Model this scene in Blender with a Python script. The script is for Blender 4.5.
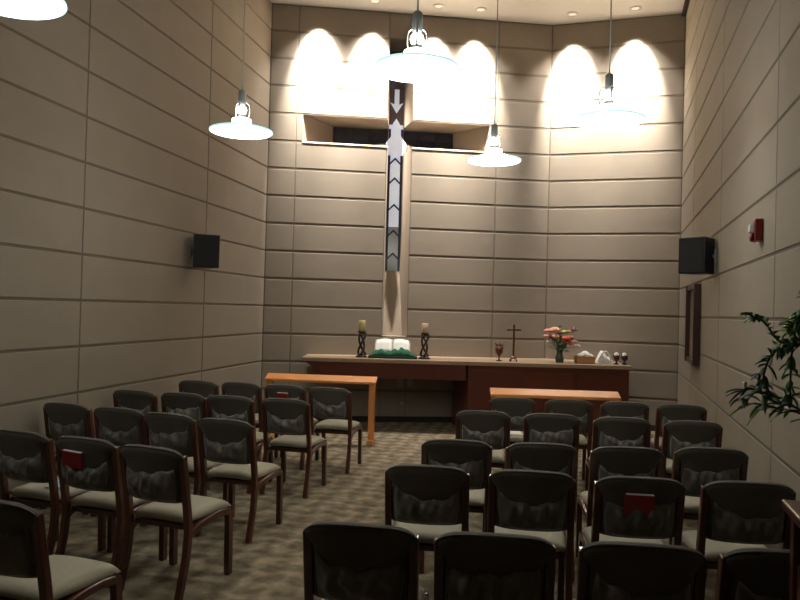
import bpy, bmesh, math, random
from mathutils import Vector, Matrix
PI = math.pi
for o in list(bpy.data.objects): bpy.data.objects.remove(o)
SC = bpy.context.scene
COL = SC.collection

# ------------------------------------------------------------------ camera
F_PX = 723.19
pitch, roll = 0.01297, 0.02734
Fv = Vector((0, math.cos(pitch), math.sin(pitch)))
R0 = Vector((1, 0, 0)); U0 = R0.cross(Fv)
Rv = R0*math.cos(roll) + U0*math.sin(roll)
Uv = U0*math.cos(roll) - R0*math.sin(roll)
cam_d = bpy.data.cameras.new('camera'); cam = bpy.data.objects.new('camera', cam_d); COL.objects.link(cam)
cam_d.sensor_width = 36; cam_d.lens = F_PX*36/800; cam_d.clip_start = .02
m = Matrix((Rv, Uv, -Fv)).transposed().to_4x4(); m.translation = Vector((0, 0, 1.7)); cam.matrix_world = m
SC.camera = cam

# ------------------------------------------------------------------ world, exposure
w = bpy.data.worlds.new('world'); SC.world = w; w.use_nodes = True
w.node_tree.nodes['Background'].inputs[0].default_value = (.02, .025, .04, 1)
w.node_tree.nodes['Background'].inputs[1].default_value = .3
vs = SC.view_settings
vs.view_transform = 'Standard'; vs.look = 'None'; vs.gamma = 1; vs.use_curve_mapping = False
vs.exposure = 0.0
PENDANT_W = 16.0       # light below each pendant dish
SHADE_E = 9.0
SPOT_W = 4000.0; SPILL_W = 240.0

# ------------------------------------------------------------------ room plan
A = Vector((-2.013, 10.684)); K = Vector((2.266, 11.226)); B = Vector((4.117, 10.654))
dA = (K-A).normalized(); nA = Vector((dA.y, -dA.x))
dB = (B-K).normalized(); nB = Vector((dB.y, -dB.x))
dL = -Vector((math.sin(.18996), math.cos(.18996)))      # from corner A back towards the viewer
dR = -Vector((math.sin(.28368), math.cos(.28368)))
CEIL = 6.2; SEAM0 = 1.701; SP = .40928
zs = [SEAM0+k*SP for k in range(-4, 11)]                # seam heights

# ------------------------------------------------------------------ materials
def nodes(name):
    m = bpy.data.materials.new(name); m.use_nodes = True
    nt = m.node_tree; return m, nt, nt.nodes['Principled BSDF']
def srgb(r, g, b):
    f = lambda c: (c/255/12.92) if c/255 <= .04045 else ((c/255+.055)/1.055)**2.4
    return (f(r), f(g), f(b), 1)
def mat(name, col, rough=.6, metal=0, noise=0, scale=20, bump=0, bscale=200, coat=0, stretch=None, emit=None, es=0, spec=None, trans=0, sheen=0):
    m, nt, p = nodes(name)
    p.inputs['Base Color'].default_value = col; p.inputs['Roughness'].default_value = rough; p.inputs['Metallic'].default_value = metal
    if coat: p.inputs['Coat Weight'].default_value = coat; p.inputs['Coat Roughness'].default_value = .15
    if spec is not None: p.inputs['Specular IOR Level'].default_value = spec
    if trans: p.inputs['Transmission Weight'].default_value = trans
    if sheen: p.inputs['Sheen Weight'].default_value = sheen
    if emit: p.inputs['Emission Color'].default_value = emit; p.inputs['Emission Strength'].default_value = es
    tc = nt.nodes.new('ShaderNodeTexCoord'); mp = nt.nodes.new('ShaderNodeMapping')
    nt.links.new(tc.outputs['Object'], mp.inputs[0])
    if stretch: mp.inputs['Scale'].default_value = stretch
    if noise:
        n = nt.nodes.new('ShaderNodeTexNoise'); n.inputs['Scale'].default_value = scale; n.inputs['Detail'].default_value = 4
        r = nt.nodes.new('ShaderNodeMixRGB'); nt.links.new(mp.outputs[0], n.inputs[0])
        r.inputs[1].default_value = tuple(c*(1-noise) for c in col[:3])+(1,); r.inputs[2].default_value = tuple(min(1, c*(1+noise)) for c in col[:3])+(1,)
        nt.links.new(n.outputs['Fac'], r.inputs[0]); nt.links.new(r.outputs[0], p.inputs['Base Color'])
    if bump:
        n = nt.nodes.new('ShaderNodeTexNoise'); n.inputs['Scale'].default_value = bscale; n.inputs['Detail'].default_value = 3
        b = nt.nodes.new('ShaderNodeBump'); b.inputs['Strength'].default_value = bump; b.inputs['Distance'].default_value = .01
        nt.links.new(mp.outputs[0], n.inputs[0]); nt.links.new(n.outputs['Fac'], b.inputs['Height']); nt.links.new(b.outputs[0], p.inputs['Normal'])
    return m
M = {}
M['panel'] = mat('wall_panel_fabric', srgb(130, 120, 106), .9, noise=.07, scale=3.5, bump=.15, bscale=120)
M['joint_back'] = mat('wall_joint_back', srgb(106, 96, 82), .9, noise=.05)
M['joint'] = mat('wall_joint', srgb(98, 88, 72), .9, noise=.05)
M['plaster'] = mat('recess_plaster', srgb(140, 126, 110), .85, noise=.05, scale=4)
M['ceiling'] = mat('ceiling_paint', srgb(236, 232, 224), .9, noise=.03, scale=2)
M['dark_gap'] = mat('dark_gap', srgb(40, 32, 26), .9, noise=.1)
M['wood_dark'] = mat('chair_wood', srgb(78, 40, 27), .28, noise=.3, scale=12, stretch=(6, 6, .8), coat=.4)
M['back_fabric'] = mat('charcoal_upholstery', srgb(70, 64, 55), .75, noise=.18, scale=60, bump=.3, bscale=500, sheen=.25)
M['crest_highlight'] = mat('grey_crest_highlight', srgb(98, 94, 86), .7, noise=.1)  # paler grey for the light caught along the chair crest
M['pocket'] = mat('pocket_cloth', srgb(84, 79, 71), .5, noise=.2, scale=40, bump=.2, bscale=300, sheen=.3)
M['seat_fabric'] = mat('seat_fabric', srgb(152, 146, 128), .9, noise=.12, scale=70, bump=.3, bscale=500)
M['altar_top'] = mat('altar_top_laminate', srgb(150, 128, 104), .45, noise=.08, scale=6)
M['altar_wood'] = mat('altar_mahogany', srgb(86, 40, 26), .35, noise=.25, scale=5, stretch=(1, 1, 8), coat=.2)
M['oak'] = mat('rail_oak', srgb(206, 136, 74), .3, noise=.15, scale=9, stretch=(1, 8, 8), coat=.6)
M['black'] = mat('black_plastic', srgb(18, 18, 21), .5, noise=.1)
M['grille'] = mat('speaker_grille', srgb(14, 15, 18), .7, bump=.6, bscale=900)
M['metal'] = mat('grey_metal', srgb(128, 132, 130), .4, metal=.15)
M['chrome'] = mat('chrome', srgb(220, 220, 220), .12, metal=1)
M['iron'] = mat('wrought_iron', srgb(52, 42, 38), .5, metal=.4, noise=.3)
M['wax_y'] = mat('cream_wax', srgb(206, 196, 140), .5, noise=.05)
M['wax_p'] = mat('pale_peach_wax', srgb(220, 190, 160), .5, noise=.05)
M['green_cloth'] = mat('green_cloth', srgb(12, 92, 60), .75, noise=.35, scale=18, bump=.3, bscale=60)
M['paper'] = mat('page_paper', srgb(232, 232, 226), .8, noise=.02)
M['brass'] = mat('aged_brass', srgb(92, 58, 38), .4, metal=.5, noise=.2)
M['glass_green'] = mat('green_vase_glass', srgb(46, 62, 40), .1, coat=.5)
M['leaf'] = mat('leaf_green', srgb(84, 132, 68), .45, noise=.3, scale=12)
M['leaf_lt'] = mat('leaf_yellow_green', srgb(118, 150, 62), .5, noise=.25, scale=12)
M['leaf_dk'] = mat('leaf_dark', srgb(52, 84, 54), .5, noise=.3, scale=15)
M['pink'] = mat('petal_pink', srgb(206, 140, 128), .7, noise=.15, scale=30)
M['coral'] = mat('petal_coral', srgb(190, 84, 58), .7, noise=.15, scale=30)
M['peach'] = mat('petal_peach', srgb(224, 168, 130), .7, noise=.1, scale=30)
M['white_petal'] = mat('petal_white', srgb(215, 212, 205), .7, noise=.05)
M['plum'] = mat('petal_plum', srgb(110, 62, 70), .7, noise=.15, scale=30)
M['wicker'] = mat('wicker', srgb(168, 128, 84), .7, noise=.3, scale=60, stretch=(1, 1, 4), bump=.5, bscale=120)
M['white_cloth'] = mat('white_linen', srgb(226, 226, 222), .85, noise=.03, bump=.2, bscale=60)
M['dark_red'] = mat('dark_red_glass', srgb(60, 22, 24), .2, coat=.4)
M['red_book'] = mat('red_book_cover', srgb(140, 30, 32), .5, noise=.1)
M['red_plastic'] = mat('red_plastic', srgb(112, 20, 20), .35, noise=.05)
M['lens'] = mat('strobe_lens', srgb(225, 225, 225), .15, coat=.5)
M['console'] = mat('console_wood', srgb(78, 44, 30), .3, noise=.3, scale=8, stretch=(6, 1, 6), coat=.3)
M['pot'] = mat('brown_ceramic', srgb(110, 80, 60), .35, noise=.1)
M['soil'] = mat('soil', srgb(50, 36, 26), .95, noise=.4, scale=60, bump=.6, bscale=80)
M['frame_wood'] = mat('picture_frame_wood', srgb(62, 34, 26), .4, noise=.2)
M['picture'] = mat('picture_field', srgb(110, 98, 84), .5, noise=.25, scale=5)
M['white_plate'] = mat('outlet_plate', srgb(150, 146, 138), .5)
M['blue_paper'] = mat('blue_paper', srgb(150, 170, 205), .7, noise=.05)
M['opal'] = mat('opal_glass_added_glow', srgb(214, 224, 240), .3, noise=.05, scale=6, coat=.3, emit=(.75, .82, 1, 1), es=.3)  # faint bluish glow added to the glass, no lamp behind it
M['opal_grey'] = mat('opal_glass_grey', srgb(128, 138, 140), .3, noise=.15, scale=8, coat=.3)  # greyer copy without the glow, for the faded foot of the strip
M['lead'] = mat('window_lead', srgb(34, 40, 58), .4, metal=.3)
M['violet_glass'] = mat('violet_glass', srgb(92, 80, 88), .25, noise=.2, coat=.4)
M['night_glass'] = mat('night_window_glass', srgb(28, 30, 46), .12, noise=.3, scale=5, coat=.6)
M['lit_lip'] = mat('pale_lit_lip', srgb(212, 200, 182), .8, noise=.05)
def shade_mat():
    m, nt, p = nodes('glowing_opal_shade')
    p.inputs['Base Color'].default_value = (.8, .95, .93, 1)
    p.inputs['Emission Color'].default_value = (1, 1.0, .93, 1)
    p.inputs['Emission Strength'].default_value = SHADE_E
    p.inputs['Roughness'].default_value = .3
    return m
M['shade'] = shade_mat()
M['rim'] = mat('dish_rim_glass', srgb(190, 235, 230), .2, emit=(.55, .9, .88, 1), es=.9)
M['bulb'] = mat('spot_lamp_face', srgb(255, 240, 220), .3, emit=(1, .88, .7, 1), es=.7)
def carpet():
    m, nt, p = nodes('patterned_carpet'); p.inputs['Roughness'].default_value = 1; p.inputs['Specular IOR Level'].default_value = .1
    N = nt.nodes.new; L = nt.links.new
    tc = N('ShaderNodeTexCoord'); mp = N('ShaderNodeMapping'); mp.inputs['Rotation'].default_value = (0, 0, .2); L(tc.outputs['Object'], mp.inputs[0])
    nz = N('ShaderNodeTexNoise'); nz.inputs['Scale'].default_value = 5; nz.inputs['Detail'].default_value = 3; L(mp.outputs[0], nz.inputs[0])
    ad = N('ShaderNodeMixRGB'); ad.blend_type = 'LINEAR_LIGHT'; ad.inputs[0].default_value = .16; L(mp.outputs[0], ad.inputs[1]); L(nz.outputs['Color'], ad.inputs[2])
    sx = N('ShaderNodeSeparateXYZ'); L(ad.outputs[0], sx.inputs[0])
    def mth(op, a, b=None):
        n = N('ShaderNodeMath'); n.operation = op
        for i, v in enumerate((a, b)):
            if v is None: continue
            if isinstance(v, (int, float)): n.inputs[i].default_value = v
            else: L(v, n.inputs[i])
        return n.outputs[0]
    # staggered leaf-like scales: |sin| rows shifted every other row
    a = mth('SINE', mth('MULTIPLY', mth('ADD', sx.outputs['X'], sx.outputs['Y']), 15))
    b = mth('SINE', mth('MULTIPLY', mth('SUBTRACT', sx.outputs['X'], sx.outputs['Y']), 15))
    f = mth('MULTIPLY', a, b)
    f = mth('ADD', mth('MULTIPLY', f, .5), .5)
    n2 = N('ShaderNodeTexNoise'); n2.inputs['Scale'].default_value = 14; n2.inputs['Detail'].default_value = 5; L(mp.outputs[0], n2.inputs[0])
    f = mth('ADD', mth('MULTIPLY', f, .42), mth('MULTIPLY', n2.outputs['Fac'], .62))
    cr = N('ShaderNodeValToRGB'); L(f, cr.inputs[0])
    e = cr.color_ramp.elements; e[0].position = .25; e[0].color = srgb(88, 80, 66); e[1].position = .8; e[1].color = srgb(154, 141, 121)
    x = cr.color_ramp.elements.new(.5); x.color = srgb(116, 106, 88)
    L(cr.outputs[0], p.inputs['Base Color'])
    n3 = N('ShaderNodeTexNoise'); n3.inputs['Scale'].default_value = 300; L(mp.outputs[0], n3.inputs[0])
    bp = N('ShaderNodeBump'); bp.inputs['Strength'].default_value = .4; bp.inputs['Distance'].default_value = .005; L(n3.outputs['Fac'], bp.inputs['Height']); L(bp.outputs[0], p.inputs['Normal'])
    return m
M['carpet'] = carpet()

# ------------------------------------------------------------------ helpers
def obj(name, bm, m, parent=None, smooth=False, bevel=0, seg=2, subd=0):
    me = bpy.data.meshes.new(name); bmesh.ops.recalc_face_normals(bm, faces=bm.faces[:]); bm.to_mesh(me); bm.free()
    for mm in (m if isinstance(m, (list, tuple)) else [m]): me.materials.append(mm)
    if smooth:
        for f in me.polygons: f.use_smooth = True
    o = bpy.data.objects.new(name, me); COL.objects.link(o)
    if parent is not None: o.parent = parent
    if bevel:
        b = o.modifiers.new('bevel', 'BEVEL'); b.width = bevel; b.segments = seg; b.limit_method = 'ANGLE'; b.angle_limit = .6
    if subd:
        s = o.modifiers.new('subd', 'SUBSURF'); s.levels = subd; s.render_levels = subd
    return o
def tag(o, label, cat, group=None):
    o['label'] = label; o['category'] = cat
    if group: o['group'] = group
    return o
def struct(o): o['kind'] = 'structure'; return o
def thing(name, label, cat, loc=(0, 0, 0), rz=0, group=None):
    o = bpy.data.objects.new(name, None); COL.objects.link(o); o.location = loc; o.rotation_euler = (0, 0, rz)
    o.empty_display_size = .1
    return tag(o, label, cat, group)
def dup(root, loc, rz, label, name=None):
    r = root.copy(); COL.objects.link(r); r.location = loc; r.rotation_euler = (0, 0, rz); r['label'] = label
    for ch in list(root.children):
        c = ch.copy(); COL.objects.link(c); c.parent = r
        for g in ch.children:
            d = g.copy(); COL.objects.link(d); d.parent = c
    return r
def box(bm, c, s, rz=0, mi=0, mtx=None):
    r = bmesh.ops.create_cube(bm, size=1)
    t = Matrix.Translation(c) @ Matrix.Rotation(rz, 4, 'Z') @ Matrix.Diagonal((s[0], s[1], s[2], 1))
    if mtx is not None: t = mtx @ t
    bmesh.ops.transform(bm, matrix=t, verts=r['verts'])
    for v in r['verts']:
        for f in v.link_faces: f.material_index = mi
    return bm
def B_(): return bmesh.new()
def boxo(c, s, rz=0): return box(B_(), c, s, rz)
def quad(bm, pts, mi=0):
    f = bm.faces.new([bm.verts.new(p) for p in pts]); f.material_index = mi; return f
def prism(bm, pts, d, mi=0):
    """closed polygon pts (3D) pushed along vector d"""
    a = [bm.verts.new(p) for p in pts]; b = [bm.verts.new(Vector(p)+Vector(d)) for p in pts]; n = len(pts)
    fs = [bm.faces.new(a), bm.faces.new(b[::-1])]+[bm.faces.new((a[i], b[i], b[(i+1) % n], a[(i+1) % n])) for i in range(n)]
    for f in fs: f.material_index = mi
    return bm
def lathe(bm, prof, c=(0, 0, 0), n=32, mi=0, mtx=None):
    rings = []
    for r, z in prof:
        if r < 1e-5: rings.append([bm.verts.new((0, 0, z))])
        else: rings.append([bm.verts.new((r*math.cos(2*PI*i/n), r*math.sin(2*PI*i/n), z)) for i in range(n)])
    vs = [v for r in rings for v in r]
    for a, b in zip(rings, rings[1:]):
        for i in range(n):
            j = (i+1) % n
            if len(a) == 1 and len(b) == 1: continue
            if len(a) == 1: f = bm.faces.new((a[0], b[i], b[j]))
            elif len(b) == 1: f = bm.faces.new((a[i], b[0], a[j]))
            else: f = bm.faces.new((a[i], b[i], b[j], a[j]))
            f.material_index = mi
    t = Matrix.Translation(c)
    if mtx is not None: t = t @ mtx
    bmesh.ops.transform(bm, matrix=t, verts=vs)
    return bm
def tube(bm, pts, r, n=8, mi=0):
    pts = [Vector(p) for p in pts]; rr = r if isinstance(r, (list, tuple)) else [r]*len(pts); rings = []
    for i, p in enumerate(pts):
        t = (pts[min(i+1, len(pts)-1)]-pts[max(i-1, 0)]).normalized()
        u = t.orthogonal().normalized() if i == 0 else (u - t*u.dot(t)).normalized()
        v = t.cross(u)
        rings.append([bm.verts.new(p+(u*math.cos(2*PI*k/n)+v*math.sin(2*PI*k/n))*rr[i]) for k in range(n)])
    for a, b in zip(rings, rings[1:]):
        for k in range(n): bm.faces.new((a[k], a[(k+1) % n], b[(k+1) % n], b[k])).material_index = mi
    bm.faces.new(rings[0][::-1]).material_index = mi; bm.faces.new(rings[-1]).material_index = mi
    return bm
def smoothpath(pts, n=6):
    """Catmull-Rom through pts"""
    P = [Vector(p) for p in pts]; P = [P[0]*2-P[1]]+P+[P[-1]*2-P[-2]]; out = []
    for i in range(1, len(P)-2):
        for k in range(n):
            t = k/n; a, b, c, d = P[i-1:i+3]
            out.append(.5*((2*b)+(c-a)*t+(2*a-5*b+4*c-d)*t*t+(3*b-a-3*c+d)*t**3))
    return out+[P[-2]]
def band(bm, path, x0, x1, th):
    """bent strip: path of (y,z[,th]) between x0 and x1"""
    pts = [Vector((0, p[0], p[1])) for p in path]; secs = []
    for i, p in enumerate(pts):
        t = (pts[min(i+1, len(pts)-1)]-pts[max(i-1, 0)]).normalized(); nn = Vector((0, -t.z, t.y))
        h = (th[i] if isinstance(th, list) else th)/2
        secs.append([bm.verts.new((x0, p.y+nn.y*h, p.z+nn.z*h)), bm.verts.new((x1, p.y+nn.y*h, p.z+nn.z*h)), bm.verts.new((x1, p.y-nn.y*h, p.z-nn.z*h)), bm.verts.new((x0, p.y-nn.y*h, p.z-nn.z*h))])
    for a, b in zip(secs, secs[1:]):
        for k in range(4): bm.faces.new((a[k], a[(k+1) % 4], b[(k+1) % 4], b[k]))
    bm.faces.new(secs[0][::-1]); bm.faces.new(secs[-1]); return bm
def p2(path, n=5): return [(v.y, v.z) for v in smoothpath([(0, a, b) for a, b in path], n)]
def pillow(bm, fn, nu=18, nv=12, mi=0):
    """fn(u,v,side) -> point, u,v in -1..1, sides +1/-1, edges must coincide"""
    g = {}
    for s in (1, -1):
        for i in range(nu+1):
            for j in range(nv+1):
                edge = i in (0, nu) or j in (0, nv)
                if edge and s == -1: g[s, i, j] = g[1, i, j]; continue
                g[s, i, j] = bm.verts.new(fn(-1+2*i/nu, -1+2*j/nv, s))
        for i in range(nu):
            for j in range(nv):
                q = [g[s, i, j], g[s, i+1, j], g[s, i+1, j+1], g[s, i, j+1]]
                bm.faces.new(q if s == 1 else q[::-1]).material_index = mi
    return bm
def ball(bm, c, r, sub=2, sc=(1, 1, 1), mi=0):
    t = bmesh.ops.create_icosphere(bm, subdivisions=sub, radius=r, matrix=Matrix.Translation(c) @ Matrix.Diagonal((*sc, 1)))
    for v in t['verts']:
        for f in v.link_faces: f.material_index = mi
    return bm

# ------------------------------------------------------------------ room shell
def wall_fn(o, d, n):
    """point on a wall: u along it, z up, depth out of the wall into the room (negative = into the wall)"""
    return lambda u, z, dep=0: Vector((o.x+d.x*u+n.x*dep, o.y+d.y*u+n.y*dep, z))
nL = Vector((-dL.y, dL.x)); nL = nL if nL.x > 0 else -nL
nR = Vector((-dR.y, dR.x)); nR = nR if nR.x < 0 else -nR
WA, WB, WL, WR = wall_fn(A, dA, nA), wall_fn(K, dB, nB), wall_fn(A, dL, nL), wall_fn(B, dR, nR)
def panels(bm, W, us, zl, g, skip=lambda u0, u1, z0, z1: False):
    for u0, u1 in us:
        for z0, z1 in zip(zl, zl[1:]):
            if skip(u0, u1, z0, z1): continue
            panel(bm, W, u0, u1, z0, z1, g)
def panel(bm, W, u0, u1, z0, z1, g, gu=None):
    dj = .0035 if g > .03 else .008
    gu = g*.55 if gu is None else gu
    # backing
    quad(bm, [W(u0, z0, -dj), W(u1, z0, -dj), W(u1, z1, -dj), W(u0, z1, -dj)], 1)
    a, b, c, d = u0+gu/2, u1-gu/2, z0+g/2, z1-g/2
    e = .005
    F = [W(a+e, c+e, 0), W(b-e, c+e, 0), W(b-e, d-e, 0), W(a+e, d-e, 0)]
    E_ = [W(a, c, -dj/2), W(b, c, -dj/2), W(b, d, -dj/2), W(a, d, -dj/2)]
    Bk = [W(a, c, -dj), W(b, c, -dj), W(b, d, -dj), W(a, d, -dj)]
    f = [bm.verts.new(p) for p in F]; ee = [bm.verts.new(p) for p in E_]; bk = [bm.verts.new(p) for p in Bk]
    bm.faces.new(f)
    for i in range(4):
        j = (i+1) % 4
        bm.faces.new((f[i], ee[i], ee[j], f[j])); bm.faces.new((ee[i], bk[i], bk[j], ee[j]))
def solid_back(bm, W, u0, u1, z0, z1, d0=-.014, d1=-.9, mi=1):
    pass
zl_all = [0]+zs+[CEIL]
zl_all = [0, zs[0]]+zs[1:]+[CEIL]
# left and right walls
bm = B_(); panels(bm, WL, [(0, 1.938), (1.938, 4.339), (4.339, 6.9), (6.9, 9.5), (9.5, 12.1), (12.1, 13.9)], zl_all, .022)
struct(obj('wall_left', bm, [M['panel'], M['joint']]))
bm = B_(); panels(bm, WR, [(0, 1.66), (1.66, 4.05), (4.05, 6.43), (6.43, 8.85), (8.85, 11.3), (11.3, 13.9)], zl_all, .020)
struct(obj('wall_right', bm, [M['panel'], M['joint']]))
# back wall with the cross-shaped opening
SL0, SL1 = 1.765, 2.145          # upright slot
RU0, RU1 = .496, 3.352           # cross arm
ZS0, ZS1 = zs[3], zs[14]         # foot and head of the slot
ZA0, ZA1 = zs[10], zs[11]        # arm
bm = B_(); G = .036
for u0, u1 in [(0, .405), (.405, SL0), (SL1, 3.466), (3.466, 4.313)]:
    for z0, z1 in zip(zl_all, zl_all[1:]):
        if abs(z0-ZA0) < .01 and (u0, u1) == (.405, SL0): panel(bm, WA, .405, RU0, z0, z1, G, .006); continue
        if abs(z0-ZA0) < .01 and (u0, u1) == (SL1, 3.466): panel(bm, WA, RU1, 3.466, z0, z1, G, .006); continue
        panel(bm, WA, u0, u1, z0, z1, G)
for z0, z1 in zip(zl_all, zl_all[1:]):
    if z1 <= ZS0+.01 or z0 >= ZS1-.01: panel(bm, WA, SL0, SL1, z0, z1, G, .0)
# recess: splayed jambs, soffit, back
def jamb(bm, pts, mi=2): quad(bm, pts, mi)
DV = .50; SPL = .075; g0, g1 = SL0+SPL, SL1-SPL      # glass edges at the back of the slot
DH = .62; bu0, bu1 = .96, 2.90                       # back of arm
ZG = 2.31                                            # foot of the glass
for z0, z1 in ((ZS0, ZA0), (ZA1, ZS1)):
    quad(bm, [WA(SL0, z0), WA(g0, z0, -DV), WA(g0, z1, -DV), WA(SL0, z1)], 2)
    quad(bm, [WA(SL1, z0), WA(g1, z0, -DV), WA(g1, z1, -DV), WA(SL1, z1)], 2)
quad(bm, [WA(SL0, ZS1), WA(SL1, ZS1), WA(g1, ZS1, -DV), WA(g0, ZS1, -DV)], 2)           # head
quad(bm, [WA(g0-.035, ZS0, -.24), WA(g1+.035, ZS0, -.24), WA(g1, ZG, -DV), WA(g0, ZG, -DV)], 2)      # plaster below the glass
quad(bm, [WA(SL0, ZS0), WA(SL1, ZS0), WA(g1, ZS0, -DV), WA(g0, ZS0, -DV)], 2)             # sill
# arm
quad(bm, [WA(RU0, ZA0), WA(bu0, ZA0, -DH), WA(bu0, ZA1, -DH), WA(RU0, ZA1)], 2)
quad(bm, [WA(RU1, ZA0), WA(bu1, ZA0, -DH), WA(bu1, ZA1, -DH), WA(RU1, ZA1)], 2)
for s0, s1, b0, b1 in ((RU0, SL0, bu0, g0), (SL1, RU1, g1, bu1)):
    for z in (ZA0, ZA1):
        quad(bm, [WA(s0, z), WA(s1, z), WA(b1, z, -DH), WA(b0, z, -DH)], 2)
# added pale strip, the lit lower lip of the arm put into its colour
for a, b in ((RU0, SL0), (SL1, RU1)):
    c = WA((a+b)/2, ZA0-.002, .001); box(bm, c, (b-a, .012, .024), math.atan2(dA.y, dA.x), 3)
# solid lintel edges return so wall has thickness at the back
quad(bm, [WA(g0-.01, ZS0, -DV-.03), WA(g1+.01, ZS0, -DV-.03), WA(g1+.01, ZS1+.05, -DV-.03), WA(g0-.01, ZS1+.05, -DV-.03)], 2)
struct(obj('wall_back', bm, [M['panel'], M['joint_back'], M['plaster'], M['lit_lip']]))
bm = B_(); panels(bm, WB, [(0, 1.937)], zl_all, G)
struct(obj('wall_back_right', bm, [M['panel'], M['joint_back']]))
# rear wall behind the viewer
rl = WL(13.7, 0); rr = WR(13.7, 0)
bm = B_(); quad(bm, [rl, rr, rr+Vector((0, 0, CEIL)), rl+Vector((0, 0, CEIL))]); struct(obj('wall_rear', bm, M['panel']))
bm = B_(); e = .02
fl = [WL(13.75, 0, -.02), WR(13.75, 0, -.02), WR(0, 0, -.02), WA(4.313, 0, -.02), WA(0, 0, -.02)]
prism(bm, [p-Vector((0, 0, .05)) for p in fl], (0, 0, .05)); struct(obj('floor', bm, M['carpet']))
bm = B_(); prism(bm, [p+Vector((0, 0, CEIL)) for p in fl], (0, 0, .06)); struct(obj('ceiling', bm, M['ceiling']))
# dark shadow gap between ceiling and right wall, dark base under the back walls
bm = B_(); prism(bm, [WR(.02, CEIL-.05, .001), WR(.02, CEIL-.05, .06), WR(13.6, CEIL-.05, .06), WR(13.6, CEIL-.05, .001)], (0, 0, .048)); struct(obj('trim_1', bm, M['dark_gap']))
bm = B_(); prism(bm, [WA(.02, .001, .001), WA(4.3, .001, .001), WA(4.3, .001, .015), WA(.02, .001, .015)], (0, 0, .085)); struct(obj('baseboard_back', bm, M['dark_gap']))
bm = B_(); prism(bm, [WB(.02, .001, .001), WB(1.92, .001, .001), WB(1.92, .001, .015), WB(.02, .001, .015)], (0, 0, .085)); struct(obj('baseboard_back_right', bm, M['dark_gap']))
bm = B_(); prism(bm, [WL(.03, .001, .001), WL(13.6, .001, .001), WL(13.6, .001, .013), WL(.03, .001, .013)], (0, 0, .085)); struct(obj('baseboard_left', bm, M['dark_gap']))
bm = B_(); prism(bm, [WR(.03, .001, .001), WR(13.6, .001, .001), WR(13.6, .001, .013), WR(.03, .001, .013)], (0, 0, .085)); struct(obj('baseboard_right', bm, M['dark_gap']))

# ------------------------------------------------------------------ windows in the cross
yaw = math.atan2(dA.y, dA.x)
def flat(bm, pts, dep, th, mi=0):
    """polygon (u,z) lying in the wall's plane at depth dep, thickness th"""
    prism(bm, [WA(a, b, dep) for a, b in pts], (nA.x*th, nA.y*th, 0), mi)
gc = (g0+g1)/2; hw = (g1-g0)/2
bm = B_()
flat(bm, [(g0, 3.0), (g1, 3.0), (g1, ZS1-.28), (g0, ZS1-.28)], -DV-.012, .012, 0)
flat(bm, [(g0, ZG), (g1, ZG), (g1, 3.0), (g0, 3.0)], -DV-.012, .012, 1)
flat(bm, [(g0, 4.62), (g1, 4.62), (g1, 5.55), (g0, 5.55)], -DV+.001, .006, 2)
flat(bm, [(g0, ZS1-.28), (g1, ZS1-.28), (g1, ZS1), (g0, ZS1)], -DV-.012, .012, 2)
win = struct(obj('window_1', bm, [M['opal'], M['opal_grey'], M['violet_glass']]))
def wpart(name, bm, m, par): 
    o = obj(name, bm, m, par); return o
# side leads
for s in (g0, g1-.035):
    bm = B_(); flat(bm, [(s, ZG), (s+.035, ZG), (s+.035, 4.55), (s, 4.55)], -DV+.002, .008); wpart('lead_border', bm, M['lead'], win)
def chev(zc, up=1, t=.035, rise=.085, name='chevron', m=None, dep=-DV+.004):
    bm = B_(); a = hw-.03
    r = rise*up
    flat(bm, [(gc-a, zc-r), (gc, zc), (gc+a, zc-r), (gc+a, zc-r-t), (gc, zc-t), (gc-a, zc-r-t)], dep, .008)
    wpart(name, bm, m or M['lead'], win)
for z in (4.10, 3.79, 3.37, 2.96, 2.60): chev(z)
# arrows above the crossing: one pointing down, one pointing up
def arrow(zt, up):
    bm = B_(); s = up
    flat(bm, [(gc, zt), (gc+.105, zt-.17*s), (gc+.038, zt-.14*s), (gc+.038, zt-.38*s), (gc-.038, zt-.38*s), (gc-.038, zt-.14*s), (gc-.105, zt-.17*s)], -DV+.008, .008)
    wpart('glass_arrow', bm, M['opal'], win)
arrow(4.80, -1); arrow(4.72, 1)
# white glass boss where the arms cross
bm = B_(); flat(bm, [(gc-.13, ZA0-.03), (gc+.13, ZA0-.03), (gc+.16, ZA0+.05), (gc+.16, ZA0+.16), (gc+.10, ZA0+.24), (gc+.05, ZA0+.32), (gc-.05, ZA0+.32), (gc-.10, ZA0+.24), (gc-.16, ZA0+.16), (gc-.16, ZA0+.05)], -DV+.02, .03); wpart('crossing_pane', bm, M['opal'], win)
for wi, (a, b) in enumerate(((bu0+.02, g0-.01), (g1+.01, bu1-.02))):
    bm = B_(); flat(bm, [(a, ZA0+.01), (b, ZA0+.01), (b, ZA1-.02), (a, ZA1-.02)], -DH+.005, .01)
    wn = struct(obj('window_%d' % (wi+2), bm, M['night_glass']))
    bm = B_()
    n = 3
    for k in range(n+1):
        x = a+(b-a)*k/n; flat(bm, [(x-.012, ZA0+.01), (x+.012, ZA0+.01), (x+.012, ZA1-.02), (x-.012, ZA1-.02)], -DH+.015, .01)
    flat(bm, [(a, ZA1-.04), (b, ZA1-.04), (b, ZA1-.015), (a, ZA1-.015)], -DH+.015, .012)
    wpart('window_bars', bm, M['black'], wn)
    # curved pale upstand swelling towards the crossing
    bm = B_(); pts = []
    near, far = (g0-.02, a+.22) if wi == 0 else (g1+.02, b-.22)
    for k in range(13):
        t = k/12; pts.append((far+(near-far)*t, ZA0+.01+.15*math.sin(t*PI/2)**1.3))
    pts = [(far, ZA0)]+pts+[(near, ZA0)]
    flat(bm, pts, -DH+.05, .05); wpart('curved_upstand', bm, M['plaster'], wn)
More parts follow.
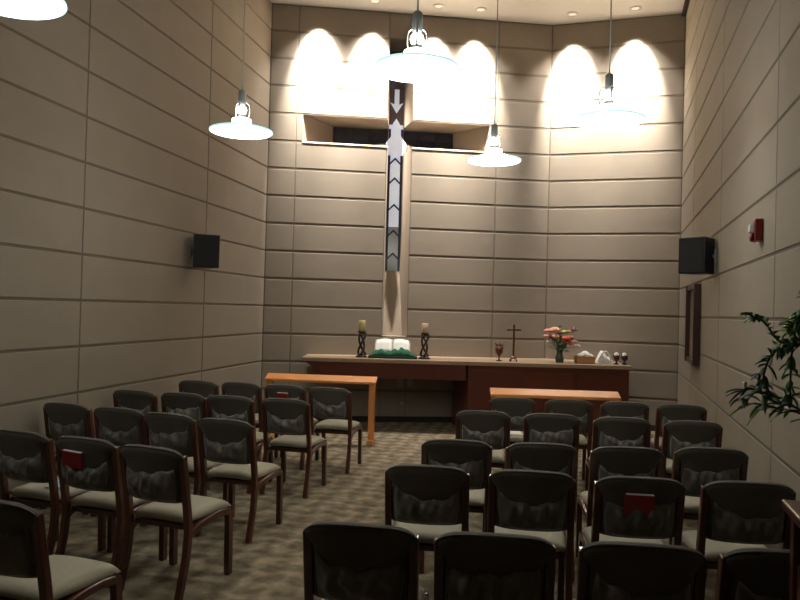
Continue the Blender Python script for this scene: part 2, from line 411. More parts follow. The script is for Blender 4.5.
# plaster backs of the arms
bm = B_()
for a, b in ((bu0-.01, g0+.0), (g1, bu1+.01)): flat(bm, [(a, ZA0-.01), (b, ZA0-.01), (b, ZA1+.01), (a, ZA1+.01)], -DH-.01, .01)
flat(bm, [(g0, ZA0-.1), (g1, ZA0-.1), (g1, ZA1+.1), (g0, ZA1+.1)], -DH-.01, .005)
struct(obj('trim_2', bm, M['plaster']))
# small closures between slot glass and arm depth
# ------------------------------------------------------------------ wall-wash spotlights in the ceiling
spots = [(WA(.70, CEIL, .36), nA, 'above the left end of the cross arm'), (WA(1.50, CEIL, .36), nA, 'just left of the cross upright'), (WA(2.44, CEIL, .36), nA, 'just right of the cross upright'),
         (WA(3.08, CEIL, .36), nA, 'above the right end of the cross arm'), (WB(.32, CEIL, .36), nB, 'just right of the back wall bend'), (WB(1.22, CEIL, .36), nB, 'nearest the right wall')]
s0 = None
for i, (p, n, where) in enumerate(spots):
    lab = 'round ceiling spotlight washing the back wall, '+where
    if s0 is None:
        s0 = thing('ceiling_spotlight', lab, 'ceiling light', p, 0, 'spotlights along the back wall')
        bm = lathe(B_(), [(.055, -.001), (.085, -.001), (.088, -.012), (.06, -.018), (.052, -.012), (.055, -.001)]); obj('trim_ring', bm, M['ceiling'], s0, True)
        bm = lathe(B_(), [(0, -.004), (.05, -.004), (.05, -.001), (0, -.001)]); obj('lamp_face', bm, M['bulb'], s0)
    else: dup(s0, p, 0, lab)
    l = bpy.data.lights.new('spot_beam', 'SPOT'); l.energy = SPOT_W; l.color = (1, .92, .83); l.spot_size = math.radians(50); l.spot_blend = 1.0; l.shadow_soft_size = .035
    lo = bpy.data.objects.new('spot_beam', l); COL.objects.link(lo); lo.location = p-Vector((0, 0, .03))
    d = Vector((-n.x*.43, -n.y*.43, -1)); lo.rotation_euler = d.to_track_quat('-Z', 'Y').to_euler()
    l = bpy.data.lights.new('spot_spill', 'SPOT'); l.energy = SPILL_W; l.color = (1, .93, .86); l.spot_size = math.radians(88); l.spot_blend = .8; l.shadow_soft_size = .035
    lo = bpy.data.objects.new('spot_spill', l); COL.objects.link(lo); lo.location = p-Vector((0, 0, .03))
    d = Vector((-n.x*.12, -n.y*.12, -1)); lo.rotation_euler = d.to_track_quat('-Z', 'Y').to_euler()

# ------------------------------------------------------------------ pendant lamps
def pendant():
    t = thing('pendant_lamp', '', 'pendant lamp', (0, 0, 0), 0, 'dish pendant lamps')
    top = CEIL-3.17
    bm = lathe(B_(), [(.0, .105), (.05, .105), (.078, .098), (.08, .05), (.082, .045), (.14, .034), (.2, .02), (.255, .004), (.258, -.004), (.25, -.012), (.12, -.022), (0, -.026)], n=48)
    sh = obj('shade', bm, M['shade'], t, True)
    bm = lathe(B_(), [(.252, .006), (.264, .002), (.266, -.008), (.252, -.014), (.252, .006)], n=48); obj('rim', bm, M['rim'], sh, True)
    bm = ball(B_(), (0, 0, .175), .042, 3); obj('bulb_globe', bm, M['shade'], t, True)
    bm = lathe(B_(), [(0, .105), (.035, .105), (.035, .135), (0, .135)]); obj('neck', bm, M['metal'], t, True)
    bm = lathe(B_(), [(0, .22), (.03, .22), (.032, .23), (.032, .33), (.02, .345), (0, .35)]); obj('socket', bm, M['metal'], t, True)
    for a in range(3):
        c, s = math.cos(a*2.094+.5), math.sin(a*2.094+.5)
        bm = tube(B_(), smoothpath([(c*.03, s*.03, .25), (c*.065, s*.065, .225), (c*.07, s*.07, .16), (c*.06, s*.06, .10)]), .006); obj('yoke_arm', bm, M['chrome'], t, True)
    bm = tube(B_(), [(0, 0, .345), (0, 0, top-.03)], .0055); obj('cord', bm, M['metal'], t, True)
    bm = lathe(B_(), [(0, top-.04), (.05, top-.04), (.06, top-.012), (.06, top-.001), (0, top-.001)]); obj('ceiling_canopy', bm, M['metal'], t, True)
    return t
pl = None
for x, y, lab in [(-1.95, 3.50, 'dish pendant lamp cut off by the upper left corner, nearest the left wall'), (-1.38, 6.09, 'dish pendant lamp hanging low over the left chairs by the left wall'),
                  (.06, 4.38, 'large-looking dish pendant lamp hanging in front of the top of the cross'), (.87, 6.98, 'dish pendant lamp hanging at the right tip of the cross arm'),
                  (1.53, 5.42, 'dish pendant lamp hanging in the glare of the two right wall washes')]:
    if pl is None: pl = pendant(); pl.location = (x, y, 3.17); pl['label'] = lab; q = pl
    else: q = dup(pl, (x, y, 3.17), 0, lab)
    l = bpy.data.lights.new('pendant_light', 'POINT'); l.energy = PENDANT_W; l.color = (1, .965, .88); l.shadow_soft_size = .12
    lo = bpy.data.objects.new('pendant_light', l); COL.objects.link(lo); lo.location = (x, y, 3.17-.17)

# ------------------------------------------------------------------ altar
AZ = 1.0
alt = thing('altar_table', 'long mahogany altar counter with pale top along the back wall', 'altar', (0, 10.08, 0))
x0, x1 = -1.35, 3.27
def wy(x):   # wall line y at x
    return (A.y+(x-A.x)*dA.y/dA.x if x < K.x else K.y+(x-K.x)*dB.y/dB.x)
bm = B_(); prism(bm, [(x0, 0, AZ-.055), (x1, 0, AZ-.055), (x1, wy(x1)-10.08-.012, AZ-.055), (K.x, wy(K.x)-10.08-.012, AZ-.055), (x0, wy(x0)-10.08-.012, AZ-.055)], (0, 0, .055))
obj('altar_top', bm, M['altar_top'], alt, bevel=.006)
bm = B_()   # apron wedge: sloping underside at the left end
xl = x0+.05
prism(bm, [(xl, .03, AZ-.056), (xl+.25, .03, AZ-.27), (.95, .03, AZ-.27), (.95, .03, AZ-.056)], (0, .56, 0))
obj('apron', bm, M['altar_wood'], alt, bevel=.004)
bm = B_(); prism(bm, [(.98, .03, 0.001), (x1-.04, .03, .001), (x1-.04, .70, .001), (.83, .80, .001)], (0, 0, AZ-.058)); obj('cabinet', bm, M['altar_wood'], alt, bevel=.004)
for k in range(3):
    a = 1.03+k*.735
    bm = B_(); box(bm, (a+.35, .02, .50), (.68, .022, .76)); d = obj('cabinet_door', bm, M['altar_wood'], alt, bevel=.004)
# outlets on the wall under the altar
for i, (u, z, lab) in enumerate([(2.064, .60, 'small outlet plate under the altar, left of the pair'), (2.217, .60, 'small outlet plate under the altar, right of the pair')]):
    c = WA(u, z, .008); t = thing('outlet_plate', lab, 'outlet', WA(u, z, .001), yaw, 'outlets under the altar')
    obj('plate', boxo((0, -.005, 0), (.075, .008, .115)), M['white_plate'], t, bevel=.003)
    obj('socket_face', boxo((0, -.0105, 0), (.035, .004, .07)), M['metal'], t, bevel=.001)
c = WA(2.105, .27, .001); bm = lathe(B_(), [(0, 0), (.035, 0), (.035, .008), (0, .012)], n=20, mtx=Matrix.Rotation(PI/2, 4, 'X')); o = obj('wall_vent_cap', bm, M['white_plate'], None, True); o.location = c; o.rotation_euler = (0, 0, yaw)
tag(o, 'faint round cap low on the wall under the altar', 'wall cap')

# ------------------------------------------------------------------ communion rails
def rail(label, p0, p1, z, mirror):
    p0, p1 = Vector(p0), Vector(p1); L_ = (p1-p0).length; rz = math.atan2(p1.y-p0.y, p1.x-p0.x)
    t = thing('communion_rail', label, 'rail', (p0.x, p0.y, 0), rz, 'communion rails before the altar')
    bm = B_()
    prism(bm, [(0, 0, z-.035), (0, .15, z+.02), (0, .15, z+.058), (0, 0, z)], (L_, 0, 0)); obj('top_board', bm, M['oak'], t, bevel=.008)
    for x in (.035, L_-.075):
        bm = B_(); box(bm, (x+.02, .085, (z-.018)/2), (.075, .11, z-.020)); obj('post', bm, M['oak'], t, bevel=.006)
    for x in (.055, L_-.055):
        obj('foot', boxo((x, .10, .03), (.08, .28, .058)), M['oak'], t, bevel=.006)
    return t
rail('orange oak communion rail before the altar, left of the aisle', (-1.68, 9.14), (-.27, 9.02), .785, 0)
rail('orange oak communion rail with bright top before the altar, right of the aisle', (1.04, 8.08), (2.48, 8.02), .785, 0)

# ------------------------------------------------------------------ things on the altar
def candle(x, y, lab, wax, hh):
    t = thing('candle_holder', 'dark twisted iron candle holder on the altar, '+lab, 'candle holder', (x, y, AZ), .3, 'candle holders on the altar')
    bm = lathe(B_(), [(0, .002), (.085, .002), (.09, .012), (.06, .03), (.03, .05), (.022, .06), (0, .065)]); obj('base', bm, M['iron'], t, True)
    bm = B_()
    for k in range(3):
        pts = [(.048*math.cos(a*4.2+k*2.094)*(1.25-math.sin(a*PI)*.5), .048*math.sin(a*4.2+k*2.094)*(1.25-math.sin(a*PI)*.5),   .04+a*.30) for a in [i/14 for i in range(15)]]
        tube(bm, pts, .016, 6)
    obj('twisted_stem', bm, M['iron'], t, True)
    bm = lathe(B_(), [(0, .33), (.03, .33), (.05, .35), (.064, .372), (.056, .372), (.05, .36), (0, .358)]); obj('drip_cup', bm, M['iron'], t, True)
    c = thing('pillar_candle', 'pale pillar candle standing in the iron holder '+lab, 'candle', (x, y, AZ+.36), 0, 'candles on the altar')
    bm = lathe(B_(), [(0, 0), (.046, 0), (.046, hh-.004), (.042, hh), (.02, hh-.006), (0, hh-.008)]); obj('wax', bm, wax, c, True)
    obj('wick', tube(B_(), [(0, 0, hh-.01), (.002, 0, hh+.012)], .0018, 6), M['black'], c)
candle(-.53, 10.36, 'left of the open book', M['wax_y'], .17)
candle(.37, 10.36, 'right of the open book', M['wax_p'], .15)
# green cloth mound and black tray
t = thing('book_stand', 'low black stand draped in green cloth under the open book', 'book stand', (-.08, 10.36, AZ), 0)
bm = B_(); box(bm, (0, 0, .016), (.70, .26, .03)); obj('base', bm, M['black'], t, bevel=.008)
random.seed(5)
def mound(u, v, s):
    r = (1-abs(u)**3)*(1-abs(v)**4)
    x = u*.345; y = v*.12
    z = .032+(0 if s < 0 else r*(.075+.045*abs(math.sin(u*2.6+.4))+.012*math.sin(u*23)+.01*math.sin(v*9+u*11)))
    return (x, y, z)
bm = pillow(B_(), mound, 40, 12); obj('green_cloth', bm, M['green_cloth'], t, True)
t = thing('open_book', 'large open book with white pages on the green cloth', 'book', (-.09, 10.38, AZ+.15), 0)
tilt = Matrix.Rotation(math.radians(52), 4, 'X')
def page(sg):
    def fn(u, v, s):
        a = (u+1)/2; x = sg*a*.25; z = .02+.028*math.sin(min(1, a*1.25)*PI)*.9+(.0 if s > 0 else -.022*(1-a*.3))
        return (x, v*.125, z if s > 0 else max(z, -.01))
    b = B_(); pillow(b, fn, 12, 3); bmesh.ops.transform(b, matrix=tilt, verts=b.verts[:]); return b
for sg in (-1, 1): obj('page_block', page(sg), M['paper'], t, True)
bm = B_(); box(bm, (0, 0, -.006), (.51, .26, .008)); bmesh.ops.transform(bm, matrix=tilt, verts=bm.verts[:]); obj('cover', bm, M['white_cloth'], t, bevel=.003)
# goblet of dried stems
t = thing('goblet', 'small brown goblet on the altar, left of the standing cross', 'goblet', (1.44, 10.36, AZ))
bm = lathe(B_(), [(0, .001), (.045, .001), (.045, .008), (.012, .02), (.01, .07), (.03, .09), (.055, .13), (.058, .21), (.053, .21), (.05, .135), (.0, .1)]); obj('bowl', bm, M['brass'], t, True)
bm = B_()
for k in range(9):
    a = k*.7; tube(bm, [(0, 0, .12), (.035*math.cos(a), .035*math.sin(a), .22), (.06*math.cos(a), .05*math.sin(a), .24+.012*(k % 3))], .005, 5)
obj('dried_stems', bm, M['frame_wood'], t)
# standing cross
t = thing('altar_cross', 'thin dark standing cross on the altar between goblet and flowers', 'cross', (1.645, 10.36, AZ))
bm = B_(); box(bm, (0, 0, .30), (.026, .02, .46)); obj('upright', bm, M['brass'], t, bevel=.003)
bm = B_(); box(bm, (0, 0, .45), (.20, .018, .024)); obj('crossbar', bm, M['brass'], t, bevel=.003)
bm = lathe(B_(), [(0, .001), (.055, .001), (.06, .02), (.04, .045), (.028, .075), (0, .08)]); obj('base', bm, M['brass'], t, True)
bm = B_(); box(bm, (-.005, -.075, .02), (.06, .02, .036)); tag(obj('name_card', bm, M['paper']), 'tiny white card at the foot of the standing cross', 'card').location = (1.645, 10.36, AZ)
# flowers
t = thing('flower_vase', 'green glass vase holding a loose bouquet of pink and coral flowers on the altar', 'flower vase', (2.31, 10.38, AZ))
bm = lathe(B_(), [(0, .001), (.05, .001), (.06, .02), (.065, .06), (.045, .11), (.04, .15), (.052, .18), (.046, .18), (.034, .15), (0, .12)]); obj('vase', bm, M['glass_green'], t, True)
random.seed(11)
def flower(c, r, m, lean):
    b = B_()
    for ring, (n, k, up) in enumerate(((7, 1.0, .2), (6, .7, .55), (4, .4, .9))):
        for i in range(n):
            a = 2*PI*i/n+ring*.5; d = Vector((math.cos(a)*(1-up*.6), math.sin(a)*(1-up*.6), up)).normalized()
            ball(b, Vector(c)+d*r*k*.75, r*.55, 1, (1, 1, .9))
    return obj('flower', b, m, t, True)
sp = [(-.16, .44, 'pink', .045), (-.11, .36, 'coral', .042), (-.06, .45, 'peach', .06), (-.13, .30, 'white_petal', .038), (-.07, .36, 'peach', .05), (.0, .42, 'plum', .035), (.06, .34, 'coral', .05), (.09, .28, 'coral', .045),
      (.05, .43, 'leaf_lt', .04), (.13, .36, 'pink', .04), (.17, .30, 'pink', .036), (.21, .24, 'white_petal', .034), (.16, .47, 'plum', .032), (.12, .44, 'pink', .028), (-.02, .26, 'white_petal', .035), (-.19, .37, 'pink', .03), (.0, .52, 'plum', .02), (.19, .50, 'plum', .018)]
bs = B_()
for i, (x, z, mm, r) in enumerate(sp):
    y = random.uniform(-.09, .05); x *= 1.12; flower((x, y, z), r*1.2, M[mm], 0)
    tube(bs, smoothpath([(0, 0, .14), (x*.3, y*.3, .2), (x, y, z)], 3), .004, 5)
obj('stems', bs, M['leaf'], t)
def leaf(b, p, d, l, w_, up=Vector((0, 0, 1)), mi=0, droop=.2):
    d = Vector(d).normalized(); s = d.cross(up); s = s.normalized() if s.length > .01 else Vector((1, 0, 0)); nn = s.cross(d)
    p = Vector(p); prev = None
    for k in range(6):
        a = k/5; ww = w_*math.sin(PI*min(.999, a*.92+.04))**.8 if k < 5 else .0005
        c = p+d*l*a-Vector((0, 0, 1))*droop*l*a*a
        row = [b.verts.new(c-s*ww/2+nn*ww*.12), b.verts.new(c-nn*.0012), b.verts.new(c+s*ww/2+nn*ww*.12), b.verts.new(c-nn*.003)]
        if prev:
            for q in range(4): b.faces.new((prev[q], prev[(q+1) % 4], row[(q+1) % 4], row[q])).material_index = mi
        prev = row
bm = B_()
for k in range(60):
    a = random.uniform(0, 2*PI); e = random.uniform(.0, 1.2); r = random.uniform(.02, .12)
    leaf(bm, (r*math.cos(a), r*.6*math.sin(a), random.uniform(.16, .36)), (math.cos(a), math.sin(a)*.6, e), random.uniform(.07, .12), .035)
obj('foliage', bm, M['leaf_dk'], t, True)
# basket with white tissue
t = thing('wicker_box', 'tan wicker box topped with white tissue, right of the flowers on the altar', 'box', (2.66, 10.35, AZ))
bm = B_(); box(bm, (0, 0, .055), (.26, .18, .108)); obj('basket', bm, M['wicker'], t, bevel=.012)
def cloth(w_, d_, h_, sd, z0=.11):
    def fn(u, v, s):
        r = max(0, (1-u**4)*(1-v**4)); return (u*w_, v*d_, z0+(0 if s < 0 else r*h_*(1+.35*math.sin(u*5+sd)+.25*math.sin(v*6+u*9+sd))))
    return pillow(B_(), fn, 24, 14)
obj('tissue', cloth(.12, .08, .045, 1.3), M['white_cloth'], t, True)
t = thing('draped_cloth', 'white draped napkin heap on the altar between wicker box and dark jars', 'cloth', (2.93, 10.35, AZ))
obj('linen', cloth(.13, .09, .12, 2.6, .001), M['white_cloth'], t, True)
bm = tube(B_(), smoothpath([(-.10, -.06, .02), (-.04, -.07, .15), (.03, -.07, .17), (.10, -.06, .05)]), .014, 8); obj('rolled_edge', bm, M['white_cloth'], t, True)
for x, lab in ((3.10, 'small dark red glass cup near the right end of the altar, left of its twin'), (3.215, 'small dark red glass cup at the very right end of the altar')):
    t = thing('votive_cup', lab, 'cup', (x, 10.30, AZ), 0, 'dark cups on the altar')
    bm = lathe(B_(), [(0, .001), (.035, .001), (.035, .012), (.012, .03), (.012, .045), (.045, .075), (.048, .13), (.042, .13), (.038, .08), (0, .06)]); obj('cup', bm, M['dark_red'], t, True)
    bm = lathe(B_(), [(0, .085), (.03, .085), (.03, .16), (.01, .17), (0, .17)]); obj('candle', bm, M['white_cloth'], t, True)
    
# ------------------------------------------------------------------ chairs
def backrest_fn(u, v, s):
    t = (v+1)/2                                      # 0 bottom, 1 top
    hw_ = .192+.036*max(0, min(1, (t-.72)/.16))**1.5
    x = u*hw_
    ztop = .882-.014*u*u-.045*abs(u)**7
    zb = .545+.012*abs(u)**6
    z = zb+(ztop-zb)*t
    th = .030*(max(0, 1-abs(u)**8)*max(0, 1-abs(v)**14))**.5
    lean = -.205-(z-.42)*.20
    y = lean-.028*(1-u*u)+s*th+.012
    return (x, y, z)
def seat_fn(u, v, s):
    wid = .212-.014*max(0, -v)
    x = u*wid*(1-.03*abs(v)**6); y = .025+v*.235*(1-.04*abs(u)**6)
    r = (max(0, 1-abs(u)**7)*max(0, 1-abs(v)**7))**.5
    z = .435+(.042*r if s > 0 else -.02*r)+.006*math.cos(u*1.5)-.012*max(0, v)**3
    return (x, y, z)
def pocket_bm(seed):
    rnd = random.Random(seed); ph = [rnd.uniform(0, 6) for _ in range(6)]; sag = rnd.uniform(.015, .05)
    tw = rnd.uniform(-.02, .02)
    b = B_()
    def fn(u, v, s):
        t = (v+1)/2; x = u*(.168+.006*math.sin(ph[0]+v*2))
        ztop = .742-sag*(1-u*u)+tw*u+.006*abs(u)**3+.007*math.sin(u*9+ph[1])
        zb = .566-.006*(1-u*u)
        z = zb+(ztop-zb)*t
        lean = -.205-(z-.42)*.20-.028*(1-(x/.2)**2)+.012-.026
        fold = .014*math.sin(u*13+ph[2]+v*1.5)*t+.010*math.sin(u*21+ph[3]-v*3)*t+.006*math.sin(u*6+v*5+ph[4])
        bul = (.028+.018*math.sin(PI*min(1, t*1.0))+fold)*max(0, 1-abs(u)**5)*(.35+.65*max(0, 1-abs(v)**4))
        y = lean-(bul if s < 0 else -.004)*(1 if s < 0 else 1)
        if abs(u) > .999 or abs(v) > .999: y = lean-bul*.6
        return (x, y, z)
    pillow(b, fn, 34, 12)
    return b
def make_chair(seed):
    t = thing('upholstered_chair', '', 'chair', (0, 0, 0), 0, 'upholstered chairs in rows')
    obj('seat', pillow(B_(), seat_fn, 20, 18), M['seat_fabric'], t, True)
    br = obj('backrest', pillow(B_(), backrest_fn, 20, 20), M['back_fabric'], t, True)
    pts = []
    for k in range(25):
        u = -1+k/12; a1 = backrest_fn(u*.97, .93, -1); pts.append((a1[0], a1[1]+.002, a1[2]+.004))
    obj('crest_highlight', tube(B_(), pts, .0045, 6), M['crest_highlight'], br, True)  # thin tube added, crest highlight put into its lighter colour
    pk = obj('book_pocket', pocket_bm(seed), M['pocket'], t, True)
    sf = B_(); box(sf, (0, .02, .397), (.372, .40, .03)); obj('seat_frame', sf, M['wood_dark'], t, bevel=.004)
    for s in (-1, 1):
        a, b = s*.189, s*.227
        xa, xb = min(a, b), max(a, b)
        obj('upright', band(B_(), p2([(-.196, .37), (-.212, .50), (-.245, .68), (-.273, .832)]), xa, xb, .042), M['wood_dark'], t, bevel=.006)
        obj('side_rail', band(B_(), p2([(-.20, .355), (-.10, .395), (.08, .415), (.20, .405)]), xa, xb, .038), M['wood_dark'], t, bevel=.006)
        obj('leg', band(B_(), p2([(-.195, .385), (-.215, .22), (-.275, .002)]), xa+.001, xb-.001, .047), M['wood_dark'], t, bevel=.006)
        obj('leg', band(B_(), p2([(.185, .42), (.213, .38), (.22, .20), (.225, .002)]), xa+.001, xb-.001, .044), M['wood_dark'], t, bevel=.006)
    return t
protos = [make_chair(s) for s in (3, 8, 21)]
used = [False]*3
def place(i, cx, cy, deg, lab):
    """cx,cy: point under the top edge of the backrest"""
    a = math.radians(deg); f = Vector((math.sin(a), math.cos(a))); o = (cx+f.x*.285, cy+f.y*.285, 0)
    if not used[i]: used[i] = True; r = protos[i]; r.location = o; r.rotation_euler = (0, 0, -a); r['label'] = lab
    else: r = dup(protos[i], o, -a, lab)
    return r
left = [  # front row first; aisle chair first
    (13, [(-.70, 7.47), (-1.19, 7.62), (-1.67, 7.72), (-2.15, 7.80)]),
    (13, [(-1.00, 6.48), (-1.52, 6.58), (-1.98, 6.70), (-2.47, 6.80)]),
    (17, [(-1.24, 5.24), (-1.71, 5.44), (-2.17, 5.65), (-2.66, 5.83)]),
    (19, [(-1.41, 4.18), (-1.88, 4.39), (-2.36, 4.56)]),
    (20, [(-1.65, 3.00)])]
right = [
    (7, [(1.12, 7.03), (1.66, 6.99), (2.18, 6.93), (2.69, 6.84)]),
    (7, [(.72, 6.04), (1.28, 5.98), (1.83, 5.88), (2.37, 5.79)]),
    (5, [(.39, 4.66), (.93, 4.62), (1.46, 4.57), (2.01, 4.62)]),
    (7, [(.17, 3.87), (.72, 3.81), (1.26, 3.73), (1.80, 3.69)]),
    (7, [(-.13, 2.80), (.38, 2.72), (.91, 2.65), (1.42, 2.62)])]
rows = ['front row', 'second row', 'third row', 'fourth row', 'fifth row']
cols = ['beside the centre aisle', 'second from the aisle', 'third from the aisle', 'nearest the side wall']
cols_r = cols
ci = 0
for side, blk in (('left', left), ('right', right)):
    for r, (deg, L_) in enumerate(blk):
        for c, (x, y) in enumerate(L_):
            place(ci % 3 if not (side == 'left' and r == 0) else (ci*2+1) % 3, x, y, deg+((ci*37) % 5-2)*.6, 'dark grey wood-framed chair, %s of the %s block, %s' % (rows[r], side, cols[c])); ci += 1

# hymnals tucked in pockets, papers on seats
def on_chair(lx, ly, lz, cx, cy, deg):
    a = math.radians(deg); f = Vector((math.sin(a), math.cos(a))); r = Vector((f.y, -f.x)); o = Vector((cx, cy))+f*.285
    return Vector((o.x+r.x*lx+f.x*ly, o.y+r.y*lx+f.y*ly, lz)), -a
def hymnal(ch, deg, lx, lab, tiltx=0, w_=.145, up=.745):
    p, rz = on_chair(lx, -.328, up, ch[0], ch[1], deg)
    t = thing('hymnal', lab, 'book', p, rz, 'red hymnals in chair pockets')
    t.rotation_euler = (math.radians(11), tiltx, rz)
    obj('cover', boxo((0, 0, 0), (w_, .026, .10)), M['red_book'], t, bevel=.002)
    obj('pages', boxo((0, 0, .0015), (w_-.008, .018, .10)), M['paper'], t)
hymnal((-1.19, 7.62), 13, .0, 'red hymnal in the pocket of a front row chair left of the aisle', 0, .12, .745)
hymnal((-1.88, 4.39), 19, -.05, 'red hymnal with pale edge in a fourth row pocket left of the aisle', .05)
hymnal((1.26, 3.73), 7, -.01, 'red hymnal with pale edge in a fourth row pocket right of the aisle', 0)
def sheet(ch, deg, lx, ly, lab, m, size=(.14, .20), rz_=.3):
    p, rz = on_chair(lx, ly, .4855, ch[0], ch[1], deg)
    o = obj('service_leaflet', boxo((0, 0, .003), (size[0], size[1], .005)), m); o.location = p; o.rotation_euler = (0, 0, rz+rz_); tag(o, lab, 'leaflet', 'leaflets on chair seats')
sheet((1.12, 7.03), 7, .03, .0, 'white leaflet on the seat of the front row aisle chair right of the aisle', M['paper'], (.15, .22), .1)
sheet((-2.36, 4.56), 19, .08, -.02, 'bluish white leaflet on a seat in the fourth row left of the aisle', M['blue_paper'], (.13, .2), .4)

# ------------------------------------------------------------------ speakers, alarm, picture on the side walls
def speaker(label, wallp, n, size, turn, out):
    """wallp on the wall; n unit normal to the room"""
    t = thing('wall_speaker', label, 'speaker', wallp, math.atan2(n.y, n.x)-PI/2, 'black loudspeakers on the side walls')   # local +y = out of wall
    obj('wall_plate', boxo((0, .008, 0), (.09, .014, .13)), M['metal'], t, bevel=.003)
    obj('bracket', tube(B_(), [(0, .01, 0), (0, out*.35, 0)], .018, 12), M['metal'], t)
    wd, dp, ht = size
    mt = Matrix.Translation((0, out, 0)) @ Matrix.Rotation(turn, 4, 'Z')
    b = B_(); 
    prism(b, [(-wd/2, dp/2, -ht/2), (wd/2, dp/2, -ht/2), (wd*.36, -dp/2, -ht/2), (-wd*.36, -dp/2, -ht/2)], (0, 0, ht)); bmesh.ops.transform(b, matrix=mt, verts=b.verts[:])
    cab = obj('cabinet', b, M['black'], t, bevel=.008)
    b = B_(); box(b, (0, dp/2+.005, 0), (wd-.02, .012, ht-.02)); bmesh.ops.transform(b, matrix=mt, verts=b.verts[:]); obj('grille', b, M['grille'], cab, bevel=.004)
    return t
speaker('black loudspeaker bracketed to the left wall', WL(2.31, 2.31, .001), nL, (.30, .22, .38), math.radians(-52), .17)
speaker('black loudspeaker bracketed to the right wall', WR(3.80, 2.30, .001), nR, (.28, .24, .35), math.radians(52), .16)
# tall frame
t = thing('picture_frame', 'tall narrow wood-framed picture hanging edge-on on the right wall', 'picture', WR(2.2, 1.62, .001), math.atan2(nR.y, nR.x)-PI/2)
b = B_()
for sx in (-1, 1): box(b, (sx*.43, .04, 0), (.08, .075, .92))
for sz in (-1, 1): box(b, (0, .035, sz*.4325), (.93, .06, .055))
obj('frame', b, M['frame_wood'], t, bevel=.006)
obj('picture_panel', boxo((0, .018, 0), (.83, .015, .82)), M['picture'], t)
# fire alarm
t = thing('fire_alarm_strobe', 'red fire alarm strobe with clear lens high on the right wall', 'fire alarm', WR(6.0, 2.30, .001), math.atan2(nR.y, nR.x)-PI/2)
obj('base', boxo((0, .026, 0), (.13, .05, .15)), M['red_plastic'], t, bevel=.006)
b = B_(); prism(b, [(-.035, .051, -.02), (-.035, .08, -.01), (-.035, .08, .04), (-.035, .051, .055)], (.07, 0, 0)); obj('lens', b, M['lens'], t, bevel=.004)
b = lathe(B_(), [(0, .0), (.03, .0), (.03, .02), (0, .024)], n=20, mtx=Matrix.Rotation(-PI/2, 4, 'X')); bmesh.ops.transform(b, matrix=Matrix.Translation((0, .051, -.045)), verts=b.verts[:]); obj('horn', b, M['red_plastic'], t, True)

# ------------------------------------------------------------------ console and plant at the right edge
rzR = math.atan2(-dR.y, -dR.x)-PI/2     # local +y runs away from the viewer along the right wall
t = thing('side_console', 'dark wooden console against the right wall in the foreground corner', 'console', (1.27, 2.36, 0), rzR)
CH = 1.115
obj('top', boxo((.17, -.42, CH-.015), (.36, .86, .03)), M['console'], t, bevel=.006)
for sy in (-.80, -.04):
    for sx in (.035, .305): obj('leg', boxo((sx, sy, (CH-.03)/2), (.045, .045, CH-.032)), M['console'], t, bevel=.004)
obj('apron', boxo((.17, -.42, CH-.09), (.26, .74, .10)), M['console'], t, bevel=.003)
obj('shelf', boxo((.17, -.42, .30), (.28, .76, .025)), M['console'], t, bevel=.003)
obj('side_panel', boxo((.035, -.42, .62), (.02, .72, .62)), M['console'], t, bevel=.003)
px_, py_ = 1.36, 2.08
t = thing('potted_plant', 'leafy green plant with arching stems on the console by the right wall', 'plant', (px_, py_, CH))
obj('pot', lathe(B_(), [(0, .001), (.06, .001), (.065, .01), (.085, .13), (.092, .135), (.092, .15), (.08, .15), (.076, .125), (0, .12)]), M['pot'], t, True)
obj('soil', lathe(B_(), [(0, .12), (.0755, .119), (.07, .128), (0, .134)]), M['soil'], t, True)
random.seed(4)
def wp(px, py, yy=2.05): return Vector(((px-404)/723.2*yy-px_, yy-py_, 1.7-(py-(309.5+.0273*(px-400)))/723.2*yy-CH))
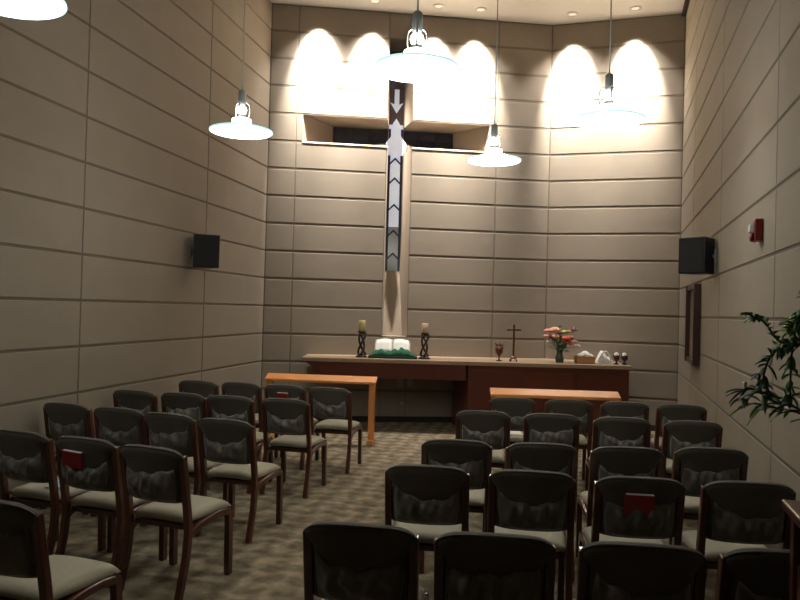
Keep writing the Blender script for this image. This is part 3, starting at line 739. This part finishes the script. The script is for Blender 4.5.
stems = [([(0, 0, .12), wp(812, 350, 2.0), wp(785, 342, 2.0), wp(768, 322, 2.0), wp(752, 314, 2.0)], 'round', 'leaf'),
         ([(0, 0, .12), wp(830, 360), wp(795, 345), wp(775, 358), wp(767, 386)], 'dense', 'leaf_dk'),
         ([(0, 0, .12), wp(812, 415, 1.98), wp(783, 403, 1.98), wp(762, 391, 1.98)], 'long', 'leaf_dk'),
         ([(0, 0, .12), wp(820, 400, 2.1), wp(785, 398, 2.1), wp(753, 388, 2.1), wp(749, 400, 2.1)], 'few', 'leaf_dk'),
         ([(0, .0, .12), wp(820, 330, 2.15), wp(802, 318, 2.1), wp(795, 330, 2.05)], 'dense', 'leaf_lt'),
         ([(0, .0, .12), wp(830, 300), wp(806, 312), wp(797, 350), wp(796, 400)], 'dense', 'leaf'),
         ([(0, .0, .12), wp(815, 420, 2.1), wp(790, 410, 2.1), wp(760, 403, 2.1)], 'long', 'leaf_lt'),
         ([(0, 0, .12), wp(850, 330), wp(860, 300), wp(868, 290)], 'dense', 'leaf'),
         ([(0, 0, .12), wp(840, 380, 1.9), wp(850, 390, 1.8), wp(855, 410, 1.7)], 'dense', 'leaf')]
for pts, kind, mm in stems:
    path = smoothpath(pts, 8); b = tube(B_(), path, [.0035]*(len(path)-4)+[.0025]*4, 5); st = obj('stem', b, M['leaf_dk'], t, True)
    b = B_(); n = len(path)
    for i in range(n//3, n):
        d = (path[min(i+1, n-1)]-path[max(i-1, 0)]).normalized()
        rep = {'round': 1 if i < n-7 and i % 4 else (0 if i < n-7 else 2), 'dense': 2, 'long': 1, 'few': 1}[kind]
        for k in range(rep):
            r = Vector((random.uniform(-1, 1), random.uniform(-1, 1), random.uniform(-.6, .9))).normalized()
            dd = (d*.7+r).normalized()
            l, w_ = {'round': (.026, .017), 'dense': (.034, .016), 'long': (.06, .013), 'few': (.05, .013)}[kind]
            leaf(b, path[i], dd, l*random.uniform(.8, 1.25), w_, droop=.35)
    obj('leaves', b, M[mm], st, True)
